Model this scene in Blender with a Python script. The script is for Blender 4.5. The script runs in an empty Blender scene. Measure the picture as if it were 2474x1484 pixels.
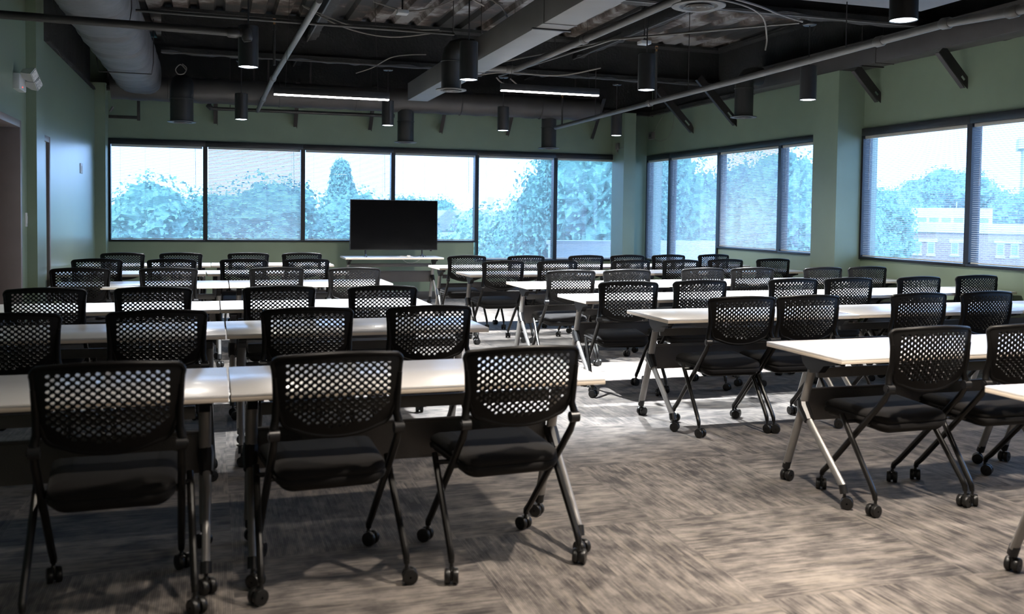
import bpy, bmesh, math, random
from mathutils import Vector, Matrix
from mathutils.geometry import delaunay_2d_cdt
R=random.Random(7)
scene=bpy.context.scene
COL=scene.collection
PI=math.pi

# ------------------------------------------------------------------ materials
MATS={}
def mat(name,col=(.5,.5,.5),rough=.5,metal=0.,spec=.5,emit=None,es=0.,noise=0.,nscale=8.,bump=0.,bscale=60.,sheen=0.,coat=0.):
    if name in MATS: return MATS[name]
    m=bpy.data.materials.new(name); m.use_nodes=True
    nt=m.node_tree; N=nt.nodes; L=nt.links
    b=N['Principled BSDF']
    b.inputs['Base Color'].default_value=(*col,1)
    b.inputs['Roughness'].default_value=rough
    b.inputs['Metallic'].default_value=metal
    b.inputs['Specular IOR Level'].default_value=spec
    b.inputs['Sheen Weight'].default_value=sheen
    b.inputs['Coat Weight'].default_value=coat;b.inputs['Coat Roughness'].default_value=.3 if name=='sage_paint_satin' else .1
    if emit:
        b.inputs['Emission Color'].default_value=(*emit,1); b.inputs['Emission Strength'].default_value=es
    tc=N.new('ShaderNodeTexCoord')
    if noise:
        n=N.new('ShaderNodeTexNoise'); n.inputs['Scale'].default_value=nscale; n.inputs['Detail'].default_value=4
        L.new(tc.outputs['Object'],n.inputs['Vector'])
        r=N.new('ShaderNodeMapRange'); r.inputs[1].default_value=.3; r.inputs[2].default_value=.7
        r.inputs[3].default_value=1-noise; r.inputs[4].default_value=1+noise
        L.new(n.outputs['Fac'],r.inputs[0])
        mx=N.new('ShaderNodeVectorMath'); mx.operation='SCALE'; mx.inputs[0].default_value=col
        L.new(r.outputs[0],mx.inputs['Scale']); L.new(mx.outputs[0],b.inputs['Base Color'])
    if bump:
        n=N.new('ShaderNodeTexNoise'); n.inputs['Scale'].default_value=bscale; n.inputs['Detail'].default_value=3
        L.new(tc.outputs['Object'],n.inputs['Vector'])
        bp=N.new('ShaderNodeBump'); bp.inputs['Strength'].default_value=bump; bp.inputs['Distance'].default_value=.01
        L.new(n.outputs['Fac'],bp.inputs['Height']); L.new(bp.outputs[0],b.inputs['Normal'])
    MATS[name]=m; return m

M_green=mat('sage_paint',(.235,.30,.215),.5,noise=.04,nscale=3,bump=.05,bscale=220)
M_greenl=mat('sage_paint_satin',(.235,.30,.215),.33,spec=.8,coat=.55,noise=.03,nscale=3)
M_frame=mat('window_frame_metal',(.018,.02,.024),.35,.3)
M_blind=mat('blind_slat',(.82,.83,.84),.45,bump=.02)
M_rail=mat('blind_rail',(.72,.68,.6),.5,noise=.03)
M_cord=mat('blind_cord',(.75,.75,.75),.8,noise=.02)
M_plast=mat('black_plastic',(.0055,.0049,.0046),.42,spec=.2,noise=.1,nscale=40,bump=.06,bscale=500)
M_tube=mat('black_tube',(.009,.0082,.0075),.3,.25,noise=.05)
M_fabric=mat('seat_fabric',(.0105,.0095,.0092),.8,spec=.15,noise=.2,nscale=300,bump=.2,bscale=700,sheen=.1)
M_caster=mat('caster_rubber',(.011,.0105,.01),.35,noise=.1)
M_top=mat('white_laminate',(.86,.84,.82),.26,noise=.012,nscale=20,coat=.15)
M_edge=mat('edge_band',(.74,.64,.53),.4,noise=.03)
M_silver=mat('silver_leg',(.35,.34,.328),.46,.6,noise=.05,nscale=20)
M_beam=mat('grey_beam_paint',(.13,.128,.125),.45,.2,noise=.05)
M_cast=mat('black_casting',(.012,.012,.013),.35,noise=.1)
M_black=mat('black_ceiling_paint',(.007,.0063,.006),.9,noise=.4,nscale=6,bump=.8,bscale=30)
M_pend=mat('pendant_black',(.016,.0155,.0165),.4,.3,noise=.06)
M_lens=mat('pendant_lens',(.8,.85,.9),.4,emit=(.78,.88,1.),es=14)
M_strip=mat('strip_lens',(.9,.9,.9),.4,emit=(1.,.93,.9),es=24)
M_ductg=mat('galvanised_duct',(.175,.165,.16),.5,.25,noise=.08,nscale=3)
M_ductd=mat('dark_duct',(.036,.032,.03),.55,.1,noise=.15,nscale=4)
M_wrap=mat('duct_wrap',(.085,.083,.087),.6,noise=.18,nscale=7,bump=.5,bscale=14)
M_stub=mat('stub_duct_black',(.016,.0155,.015),.5,.2,noise=.1)
M_ring=mat('diffuser_ring',(.10,.097,.093),.5,.1,noise=.05)
M_pipe=mat('sprinkler_pipe',(.07,.066,.062),.5,.2,noise=.1,nscale=12)
M_pipeg=mat('grey_pipe',(.17,.162,.155),.5,.2,noise=.1,nscale=12)
M_pipek=mat('black_pipe',(.025,.023,.021),.5,.2,noise=.1,nscale=12)
M_brass=mat('brass',(.55,.3,.12),.35,.9,noise=.1)
M_cable=mat('cable_grey',(.18,.165,.15),.6,noise=.1)
M_cablek=mat('cable_black',(.015,.015,.015),.6,noise=.1)
M_white=mat('white_plastic',(.72,.72,.7),.4,noise=.02)
M_brace=mat('brace_steel',(.02,.017,.016),.5,.3,noise=.15,nscale=15)
M_wood=mat('door_wood',(.11,.062,.04),.45,noise=.2,nscale=9)
M_dfr=mat('door_frame_paint',(.23,.20,.19),.4,noise=.04)
M_screen=mat('tv_screen',(.003,.003,.0035),.13,spec=.13,noise=.1)
M_tv=mat('tv_bezel',(.01,.01,.011),.4,noise=.1)
M_base=mat('baseboard_rubber',(.07,.066,.062),.5,noise=.06)
M_panel=mat('modesty_panel',(.12,.112,.107),.45,.3,noise=.06,bump=.25,bscale=260)
M_red=mat('red_led',(.6,.02,.02),.4,emit=(1,.05,.03),es=3)
M_lampl=mat('clear_lamp_lens',(.62,.6,.56),.2,noise=.35,nscale=60)

def carpet():
    m=bpy.data.materials.new('carpet_tile'); m.use_nodes=True
    nt=m.node_tree;N=nt.nodes;L=nt.links;b=N['Principled BSDF']
    tc=N.new('ShaderNodeTexCoord')
    def math_(op,a,c=None):
        n=N.new('ShaderNodeMath');n.operation=op
        for i,v in enumerate((a,c)):
            if v is None: continue
            if isinstance(v,(int,float)): n.inputs[i].default_value=v
            else: L.new(v,n.inputs[i])
        return n.outputs[0]
    sx=N.new('ShaderNodeSeparateXYZ');L.new(tc.outputs['Object'],sx.inputs[0])
    T=.93
    tx=math_('DIVIDE',math_('ADD',sx.outputs[0],-1.93+20*T),T);ty=math_('DIVIDE',math_('ADD',sx.outputs[1],-3.84+20*T),T)
    fx=math_('FLOOR',tx);fy=math_('FLOOR',ty)
    par=math_('MODULO',math_('ADD',fx,fy),2.)
    # u runs along the streaks, v across
    def mixv(a,c,f):
        n=N.new('ShaderNodeMix');n.data_type='FLOAT';L.new(f,n.inputs[0]);L.new(a,n.inputs[2]);L.new(c,n.inputs[3]);return n.outputs[0]
    u=mixv(sx.outputs[1],sx.outputs[0],par);v=mixv(sx.outputs[0],sx.outputs[1],par)
    wn=N.new('ShaderNodeTexWhiteNoise');wn.noise_dimensions='2D'
    cb=N.new('ShaderNodeCombineXYZ');L.new(fx,cb.inputs[0]);L.new(fy,cb.inputs[1]);L.new(cb.outputs[0],wn.inputs['Vector'])
    off=math_('MULTIPLY',wn.outputs['Value'],37.)
    def noise(su,sv,det,sc=1.,ro=.5):
        c=N.new('ShaderNodeCombineXYZ')
        L.new(math_('ADD',math_('MULTIPLY',u,su),off),c.inputs[0]);L.new(math_('MULTIPLY',v,sv),c.inputs[1]);L.new(off,c.inputs[2])
        n=N.new('ShaderNodeTexNoise');n.inputs['Scale'].default_value=sc;n.inputs['Detail'].default_value=det;n.inputs['Roughness'].default_value=ro
        L.new(c.outputs[0],n.inputs['Vector']);return n.outputs['Fac']
    P_=.0078
    vq=math_('FLOOR',math_('DIVIDE',v,P_));vf=math_('FRACT',math_('DIVIDE',v,P_))
    def lines(su,k,sc=1.,det=1.):   # every yarn row gets its own run of light and dark lengths
        c=N.new('ShaderNodeCombineXYZ')
        q=vq if k==1 else math_('FLOOR',math_('DIVIDE',vq,k))
        L.new(math_('ADD',math_('MULTIPLY',u,su),off),c.inputs[0]);L.new(math_('MULTIPLY',q,3.71),c.inputs[1]);L.new(off,c.inputs[2])
        n=N.new('ShaderNodeTexNoise');n.inputs['Scale'].default_value=sc;n.inputs['Detail'].default_value=det
        L.new(c.outputs[0],n.inputs['Vector']);return n.outputs['Fac']
    one=lines(7.,1.);grp=lines(8.,6.);big=lines(5.,14.);blk=noise(9.,15.,4.,1.,.7);thr=lines(5.,2.,1.,0.)
    grv=math_('MULTIPLY',math_('ABSOLUTE',math_('SUBTRACT',vf,.5)),-.26)  # groove shade between yarn rows, put into the colour
    s=math_('ADD',math_('ADD',math_('ADD',math_('MULTIPLY',one,.26),math_('MULTIPLY',grp,.30)),math_('ADD',math_('MULTIPLY',big,.22),math_('MULTIPLY',blk,.42))),grv)
    cr=N.new('ShaderNodeValToRGB');L.new(s,cr.inputs[0])
    e=cr.color_ramp.elements
    e[0].position=.42;e[0].color=(.026,.0215,.0195,1)
    e[1].position=.685;e[1].color=(.25,.218,.188,1)
    x=e.new(.495);x.color=(.085,.072,.064,1)
    x=e.new(.565);x.color=(.142,.124,.11,1)
    # beige threads
    mr=N.new('ShaderNodeMapRange');mr.inputs[1].default_value=.62;mr.inputs[2].default_value=.68;L.new(thr,mr.inputs[0])
    mx=N.new('ShaderNodeMix');mx.data_type='RGBA';L.new(math_('MULTIPLY',mr.outputs[0],.38),mx.inputs[0]);L.new(cr.outputs[0],mx.inputs[6]);mx.inputs[7].default_value=(.26,.226,.185,1)
    L.new(mx.outputs[2],b.inputs['Base Color'])
    b.inputs['Roughness'].default_value=.85;b.inputs['Specular IOR Level'].default_value=.35
    b.inputs['Sheen Weight'].default_value=.25;b.inputs['Sheen Roughness'].default_value=.4
    bp=N.new('ShaderNodeBump');bp.inputs['Strength'].default_value=.35;bp.inputs['Distance'].default_value=.004
    L.new(s,bp.inputs['Height']);L.new(bp.outputs[0],b.inputs['Normal'])
    return m
M_carpet=carpet()

def deckmat():
    m=bpy.data.materials.new('metal_deck');m.use_nodes=True
    nt=m.node_tree;N=nt.nodes;L=nt.links;b=N['Principled BSDF']
    tc=N.new('ShaderNodeTexCoord')
    n=N.new('ShaderNodeTexNoise');n.inputs['Scale'].default_value=.9;n.inputs['Detail'].default_value=7;n.inputs['Roughness'].default_value=.62
    L.new(tc.outputs['Object'],n.inputs['Vector'])
    cr=N.new('ShaderNodeValToRGB');e=cr.color_ramp.elements
    e[0].position=.47;e[0].color=(.012,.011,.01,1)
    e[1].position=.6;e[1].color=(.33,.32,.31,1)
    x=e.new(.51);x.color=(.045,.03,.02,1)
    x=e.new(.55);x.color=(.13,.11,.1,1)
    L.new(n.outputs['Fac'],cr.inputs[0]);L.new(cr.outputs[0],b.inputs['Base Color'])
    b.inputs['Roughness'].default_value=.75
    return m
M_deck=deckmat()

def glassmat():
    m=bpy.data.materials.new('window_glass');m.use_nodes=True
    nt=m.node_tree;N=nt.nodes;L=nt.links
    for n in list(N): N.remove(n)
    o=N.new('ShaderNodeOutputMaterial');t=N.new('ShaderNodeBsdfTransparent');t.inputs[0].default_value=(.88,.94,1,1)
    g=N.new('ShaderNodeBsdfGlossy');g.inputs['Roughness'].default_value=.0;g.inputs[0].default_value=(1,1,1,1)
    lw=N.new('ShaderNodeLayerWeight');lw.inputs[0].default_value=.5
    pw=N.new('ShaderNodeMath');pw.operation='POWER';pw.inputs[1].default_value=5;L.new(lw.outputs['Facing'],pw.inputs[0])
    f=N.new('ShaderNodeMath');f.operation='MULTIPLY_ADD';f.inputs[1].default_value=.94;f.inputs[2].default_value=.05;L.new(pw.outputs[0],f.inputs[0])
    mx=N.new('ShaderNodeMixShader');L.new(f.outputs[0],mx.inputs[0]);tl=N.new('ShaderNodeBsdfTranslucent');tl.inputs[0].default_value=(.9,.95,1,1)
    hz=N.new('ShaderNodeMixShader');hz.inputs[0].default_value=.035;L.new(t.outputs[0],hz.inputs[1]);L.new(tl.outputs[0],hz.inputs[2]);L.new(hz.outputs[0],mx.inputs[1]);L.new(g.outputs[0],mx.inputs[2]);L.new(mx.outputs[0],o.inputs[0])
    return m
M_glass=glassmat()

def leafmat(name,c1,c2):
    m=bpy.data.materials.new(name);m.use_nodes=True
    nt=m.node_tree;N=nt.nodes;L=nt.links;b=N['Principled BSDF']
    g=N.new('ShaderNodeNewGeometry');cr=N.new('ShaderNodeValToRGB')
    cr.color_ramp.elements[0].color=(*c1,1);cr.color_ramp.elements[1].color=(*c2,1)
    L.new(g.outputs['Random Per Island'],cr.inputs[0]);L.new(cr.outputs[0],b.inputs['Base Color'])
    b.inputs['Roughness'].default_value=.7
    return m
M_leafA=leafmat('leaves_mid',(.16,.31,.25),(.23,.41,.32))  # extra blue in the leaf colours stands in for hazy air
M_leafL=leafmat('leaves_light',(.28,.43,.32),(.37,.52,.39))
M_leafD=leafmat('leaves_dark',(.11,.24,.19),(.18,.34,.26))
M_bark=mat('bark',(.09,.075,.06),.9,noise=.3,nscale=5)
M_grass=mat('grass',(.10,.2,.07),.9,noise=.3,nscale=.5)
M_brick=None
def brickmat():
    m=bpy.data.materials.new('brick_wall');m.use_nodes=True
    nt=m.node_tree;N=nt.nodes;L=nt.links;b=N['Principled BSDF']
    tc=N.new('ShaderNodeTexCoord');br=N.new('ShaderNodeTexBrick')
    mp=N.new('ShaderNodeMapping');mp.inputs['Rotation'].default_value=(PI/2,0,0)
    L.new(tc.outputs['Object'],mp.inputs[0]);L.new(mp.outputs[0],br.inputs[0])
    br.inputs['Scale'].default_value=1;br.inputs['Color1'].default_value=(.30,.17,.15,1);br.inputs['Color2'].default_value=(.36,.21,.18,1)
    br.inputs['Mortar'].default_value=(.45,.4,.37,1);br.inputs['Brick Width'].default_value=.4;br.inputs['Row Height'].default_value=.2;br.inputs['Mortar Size'].default_value=.012
    L.new(br.outputs[0],b.inputs['Base Color']);b.inputs['Roughness'].default_value=.9
    return m
M_brick=brickmat()
M_stone=mat('pale_stone',(.62,.6,.57),.8,noise=.05)
M_bglass=mat('building_glass',(.25,.3,.33),.15,noise=.1,nscale=2)
M_siding=mat('pale_siding',(.6,.55,.52),.8,noise=.04)
M_roof=mat('grey_shingles',(.3,.3,.32),.9,noise=.15)

# ------------------------------------------------------------------ mesh builder
class MB:
    def __init__(s): s.v=[];s.f=[];s.mi=[]
    def add(s,vs,fs,mi=0):
        o=len(s.v);s.v+= [tuple(p) for p in vs];s.f+=[tuple(i+o for i in f) for f in fs];s.mi+=[mi]*len(fs);return s
    def box(s,x0,x1,y0,y1,z0,z1,b=0.,mi=0):
        if b<=0:
            vs=[(x,y,z) for x in(x0,x1) for y in(y0,y1) for z in(z0,z1)]
            return s.add(vs,[(0,1,3,2),(4,6,7,5),(0,4,5,1),(2,3,7,6),(0,2,6,4),(1,5,7,3)],mi)
        bm=bmesh.new();bmesh.ops.create_cube(bm,size=1)
        for v in bm.verts: v.co=((x0+x1)/2+v.co.x*(x1-x0),(y0+y1)/2+v.co.y*(y1-y0),(z0+z1)/2+v.co.z*(z1-z0))
        bmesh.ops.bevel(bm,geom=bm.edges[:],offset=b,segments=2,affect='EDGES',profile=.5)
        bm.verts.index_update();s.add([v.co[:] for v in bm.verts],[[v.index for v in f.verts] for f in bm.faces],mi);bm.free();return s
    def tube(s,pts,r,n=10,cap=True,mi=0,flat=1.,closed=False):
        pts=[Vector(p) for p in pts];rs=r if isinstance(r,(list,tuple)) else [r]*len(pts)
        up=None;vs=[];fs=[]
        K=len(pts)
        for i,p in enumerate(pts):
            if closed: t=(pts[(i+1)%K]-pts[i-1])
            else: t=(pts[min(i+1,K-1)]-pts[max(i-1,0)])
            t.normalize()
            if up is None:
                a=Vector((0,0,1)) if abs(t.z)<.9 else Vector((1,0,0))
                up=(a-t*a.dot(t)).normalized()
            else: up=(up-t*up.dot(t)).normalized()
            sd=t.cross(up)
            for k in range(n):
                a=2*PI*k/n;vs.append(p+(up*math.cos(a)+sd*math.sin(a)*flat)*rs[i])
        for i in range(K if closed else K-1):
            j=(i+1)%K
            for k in range(n): fs.append((i*n+k,i*n+(k+1)%n,j*n+(k+1)%n,j*n+k))
        if cap and not closed: fs.append(tuple(range(n))[::-1]);fs.append(tuple((K-1)*n+k for k in range(n)))
        return s.add(vs,fs,mi)
    def cyl(s,p,q,r,n=16,r2=None,mi=0): return s.tube([p,q],[r,r if r2 is None else r2],n,mi=mi)
    def lathe(s,c,prof,n=24,mi=0):
        vs=[];fs=[]
        for (r,z) in prof:
            for k in range(n): a=2*PI*k/n;vs.append((c[0]+r*math.cos(a),c[1]+r*math.sin(a),c[2]+z))
        for i in range(len(prof)-1):
            for k in range(n): fs.append((i*n+k,i*n+(k+1)%n,(i+1)*n+(k+1)%n,(i+1)*n+k))
        return s.add(vs,fs,mi)
    def prism(s,pts,d,mi=0):   # polygon pts (3d) extruded by vector d
        n=len(pts);d=Vector(d);vs=[Vector(p) for p in pts];vs+= [p+d for p in vs[:n]]
        fs=[tuple(range(n))[::-1],tuple(range(n,2*n))]+[(i,(i+1)%n,(i+1)%n+n,i+n) for i in range(n)]
        return s.add(vs,fs,mi)
    def mesh(s,name,mats,smooth=35):
        me=bpy.data.meshes.new(name);me.from_pydata(s.v,[],s.f);me.validate()
        for m in (mats if isinstance(mats,(list,tuple)) else [mats]): me.materials.append(m)
        if len(me.polygons)==len(s.mi): me.polygons.foreach_set('material_index',s.mi)
        bm=bmesh.new();bm.from_mesh(me);bmesh.ops.recalc_face_normals(bm,faces=bm.faces[:]);bm.to_mesh(me);bm.free()
        if smooth:
            me.polygons.foreach_set('use_smooth',[True]*len(me.polygons));me.set_sharp_from_angle(angle=math.radians(smooth))
        return me
    def build(s,name,mats,parent=None,loc=None,smooth=35):
        return link(name,s.mesh(name,mats,smooth),parent,loc)
def link(name,me,parent=None,loc=None,rz=0):
    o=bpy.data.objects.new(name,me);COL.objects.link(o)
    if parent: o.parent=parent
    if loc: o.location=loc
    if rz: o.rotation_euler.z=rz
    return o
def tag(o,label=None,cat=None,group=None,kind=None):
    if label: o['label']=label
    if cat: o['category']=cat
    if group: o['group']=group
    if kind: o['kind']=kind
    return o
def thing(name,label,cat,loc=(0,0,0),rz=0.,group=None):
    o=bpy.data.objects.new(name,None);COL.objects.link(o);o.empty_display_size=.1
    o.location=loc;o.rotation_euler.z=rz
    return tag(o,label,cat,group)
def struct(name,mb,m,label=None,smooth=35):
    o=mb.build(name,m,smooth=smooth);o['kind']='structure'
    if label:o['label']=label
    return o
def copy_tree(o,parent=None):
    c=o.copy();COL.objects.link(c)
    if parent: c.parent=parent
    for ch in list(o.children): copy_tree(ch,c)
    return c

D=14.85;W=7.2;XL=-1.472;XR=-1.613;XN=-1.553;CZ=3.9
# ------------------------------------------------------------------ room shell
struct('floor',MB().box(-2,7.6,-6.2,15.2,-.3,0),M_carpet,'grey brown streaked carpet tile floor')
# corrugated deck
mb=MB();x=-2.;prof=[]
while x<7.6:
    prof+=[(x,CZ),(x+.17,CZ),(x+.2,CZ+.06),(x+.275,CZ+.06)];x+=.305
prof.append((x,CZ))
vs=[];fs=[]
for (px,pz) in prof: vs+=[(px,-6.2,pz),(px,15.2,pz)]
for i in range(len(prof)-1): fs.append((2*i,2*i+2,2*i+3,2*i+1))
mb.add(vs,fs);mb.box(-2,7.7,-6.2,15.2,CZ+.08,CZ+.3)
struct('ceiling',mb,M_deck,'dark corrugated metal deck ceiling with pale bare patches',smooth=0)
ZH=2.44;ZG=2.36;ZS=.93
mb=MB().box(-1.9,7.5,D,D+.2,ZH,CZ).box(-1.9,4.09,D,D+.2,0,ZS).box(4.09,7.5,D,D+.2,0,.62).box(-1.9,XL,D,D+.2,ZS,ZH).box(6.9,7.5,D,D+.2,.62,ZH)
struct('wall_back',mb,M_green,'sage green back wall around the long window band')
mb=MB().box(W,W+.2,-6.2,D+.2,ZH,CZ).box(W,W+.2,-6.2,12.42,0,ZS).box(W,W+.2,12.42,D+.2,0,.62).box(W,W+.2,9.134,9.596,ZS,ZH).box(W,W+.2,-6.2,2.6,ZS,ZH)
struct('wall_right',mb,M_green,'sage green right wall around two window bands')
mb=MB().box(-1.9,XR,9.04,10.42,0,3.07).box(-1.9,XR,10.42,10.56,2.1,3.07).box(-1.9,XR-.08,10.42,10.56,0,2.1).box(-1.9,XR,10.56,14.85,0,3.07)
mb.box(-2.1,-1.85,8.9,D+.2,3.0,CZ);mb.box(-1.9,XN,8.69,9.04,0,CZ).box(-1.9,XN,7.72,8.69,2.1,CZ).box(-1.9,XN-.25,7.72,8.69,0,2.1).box(-1.9,XN,-6.2,7.72,0,CZ)
struct('wall_left',mb,M_greenl,'sage green left wall with doors')
struct('wall_front',MB().box(-2,7.6,-6.3,-6.1,0,CZ),M_green)
struct('trim_1',MB().box(-1.9,XL,9.04,9.438,0,CZ),M_greenl,'near green pilaster on the left wall')
struct('trim_2',MB().box(-1.9,XL,14.474,D+.01,0,3.2),M_green,'green pilaster in the back left corner')
struct('trim_3',MB().box(6.842,W+.05,9.134,9.596,0,3.098),M_green,'green column between the right window bands')
struct('trim_4',MB().box(6.546,6.76,14.371,D+.01,0,3.12),M_green,'green column in the back right corner')
struct('baseboard_back',MB().box(XL,6.546,D-.014,D+.005,0,.13,.003),M_base)
struct('baseboard_right',MB().box(W-.014,W+.005,2.6,9.13,0,.13,.003).box(W-.014,W+.005,9.6,D,0,.13,.003),M_base)
struct('baseboard_left',MB().box(XN-.005,XN+.012,0,7.62,0,.13,.003).box(XR-.005,XR+.012,10.66,14.47,0,.13,.003),M_base)

# doors on the left wall
d=struct('door_1',MB().box(XN-.24,XN-.2,7.75,8.66,0.01,2.09,.003),M_wood,'brown wooden door in the near left wall')
fr=MB().box(XN-.2,XN+.02,8.655,8.715,0,2.13,.004).box(XN-.2,XN+.02,7.69,7.75,0,2.13,.004).box(XN-.2,XN+.02,7.75,8.655,2.07,2.13,.004)
fr.build('door_frame',M_dfr,d)
MB().box(XN-.2,XN-.165,8.58,8.655,0,2.07,.003).box(XN-.2,XN-.165,7.75,7.82,0,2.07,.003).build('door_stop',M_wood,d)
MB().cyl((XN-.2,7.83,1.02),(XN-.15,7.83,1.02),.02).tube([(XN-.15,7.83,1.02),(XN-.14,7.93,1.02)],.009).build('door_handle',M_silver,d)
d=struct('door_2',MB().box(XR-.075,XR-.05,9.6,10.5,0.01,2.09),M_wood,'brown door in the recessed left wall mostly hidden by the pilaster')
MB().box(XR-.05,XR+.018,10.5,10.57,0,2.13,.004).box(XR-.05,XR+.018,9.6,10.5,2.07,2.13,.004).build('door_frame',M_dfr,d)

# ------------------------------------------------------------------ windows and blinds
WN=[0]
def window(s0,s1,zb,wall,tilt,desc,first=False,blind=True,zbl=None,gather=0.):
    WN[0]+=1
    if wall=='b':
        def bx(m,a,b,d0,d1,z0,z1,bv=0): m.box(a,b,D+d0,D+d1,z0,z1,bv)
    else:
        def bx(m,a,b,d0,d1,z0,z1,bv=0): m.box(W+d0,W+d1,min(a,b),max(a,b),z0,z1,bv)
    sg=1 if s1>s0 else -1
    w=.033*sg
    root=bpy.data.objects.new('window_%d'%WN[0],None);COL.objects.link(root);root['kind']='structure';root['label']=desc
    mid=((s0+s1)/2)
    root.location=(mid,D,0) if wall=='b' else (W,mid,0)
    inv=Matrix.Translation(-root.location)
    def bd(m,name,mt,par=root,sm=35):
        m.v=[tuple(inv@Vector(v)) for v in m.v];return m.build(name,mt,par,smooth=sm)
    m=MB()
    bx(m,s0,s1,-.03,.1,ZG,ZH+.004,.004);bx(m,s0,s1,-.03,.1,zb,zb+.028,.004)
    bx(m,s0,s0+w,-.028,.1,zb,ZG);bx(m,s1-w,s1,-.028,.1,zb,ZG)
    bd(m,'frame',M_frame)
    m=MB();bx(m,s0+w*.8,s1-w*.8,.07,.076,zb+.02,ZG+.01);bd(m,'pane',M_glass,sm=0)
    if not blind: return
    a=s0+w*1.25;b=s1-w*1.25
    t=thing('window_blind','white slatted mini blind '+desc.split('|')[-1],'window blind',root.location[:],group='mini blinds in the window bands')
    root['label']=desc.split('|')[0]
    zt=ZG-.002;zbb=(zb+.034) if zbl is None else zbl
    m=MB();bx(m,a,b,-.012,.022,zt-.035,zt,.003);bd(m,'headrail',M_rail,t)
    m=MB();bx(m,a,b,-.008,.016,zbb,zbb+.014,.002);bd(m,'bottom_rail',M_rail,t)
    m=MB();z=zt-.05;n=0;c=math.cos(tilt);sn=math.sin(tilt)
    while z>zbb+.02:
        hw=.0125;th=.0005
        pr=[(-hw,0),(0,.0022),(hw,0),(hw,-2*th),(0,.0022-2*th),(-hw,-2*th)]
        pr=[(.004+u*c-v*sn,z+u*sn+v*c) for u,v in pr]
        if wall=='b': p0=[(a,D+u,v) for u,v in pr];p1=[(b,D+u,v) for u,v in pr]
        else: p0=[(W+u,a,v) for u,v in pr];p1=[(W+u,b,v) for u,v in pr]
        o=6;m.add(p0+p1,[(0,1,2,3,4,5)[::-1],(6,7,8,9,10,11)]+[(i,(i+1)%6,(i+1)%6+6,i+6) for i in range(6)])
        z-=.0212
    bd(m,'slats',M_blind,t,sm=0)
    m=MB();k=4
    for i in range(k):
        s=a+(b-a)*(i+.35)/(k-.3)
        for dd in (-.011,.019):
            p=((s,D+dd,zt-.03),(s,D+dd,zbb)) if wall=='b' else ((W+dd,s,zt-.03),(W+dd,s,zbb))
            m.tube(p,.0009,4)
    bd(m,'ladder_cords',M_cord,t)
    s=b-.1*sg if wall=='b' else a+.1*sg
    p=((s,D-.018,zt-.03),(s+.006,D-.02,zt-.62)) if wall=='b' else ((W-.018,s,zt-.03),(W-.02,s+.006,zt-.62))
    bd(MB().tube(p,.0035,6),'wand',M_cord,t)
r_=math.radians
window(XL,-.124,ZS,'b',r_(11),'black framed window at the left end of the back wall|in the leftmost window of the back wall')
window(-.124,1.319,ZS,'b',r_(28),'second black framed back window from the left|in the second back window, slats more closed')
window(1.319,2.733,ZS,'b',r_(13),'third black framed back window, left of the television|in the back window partly behind the television left half')
window(2.733,4.123,ZS,'b',r_(6),'fourth black framed back window, right of the television|in the back window just right of the television')
window(4.123,5.501,.62,'b',r_(8),'tall back window right of the sill step|in the tall back window right of the sill step')
window(5.501,6.9,.62,'b',r_(8),'tall back window beside the corner column|in the tall back window left of the corner column')
window(14.8,13.942,.62,'r',r_(12),'tall right window beside the corner column|in the tall window right of the corner column')
window(13.942,12.37,.62,'r',r_(15),'second tall window of the far right band|in the second window right of the corner column')
window(12.37,10.783,ZS,'r',r_(28),'widest window of the far right band|in the widest far right window, slats more closed')
window(10.783,9.596,ZS,'r',r_(12),'right window ending at the middle column|in the narrow window left of the middle green column')
window(9.134,7.505,ZS,'r',r_(8),'near right window beside the middle column|in the near window right of the middle green column')
window(7.505,5.88,ZS,'r',r_(10),'near right window at the right edge of the view|in the near window cut by the right picture edge')
window(5.88,4.25,ZS,'r',r_(10),'right window outside the picture|in the right window nearest the camera',blind=True)
window(4.25,2.6,ZS,'r',r_(10),'right window farthest outside the picture|',blind=False)

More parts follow.
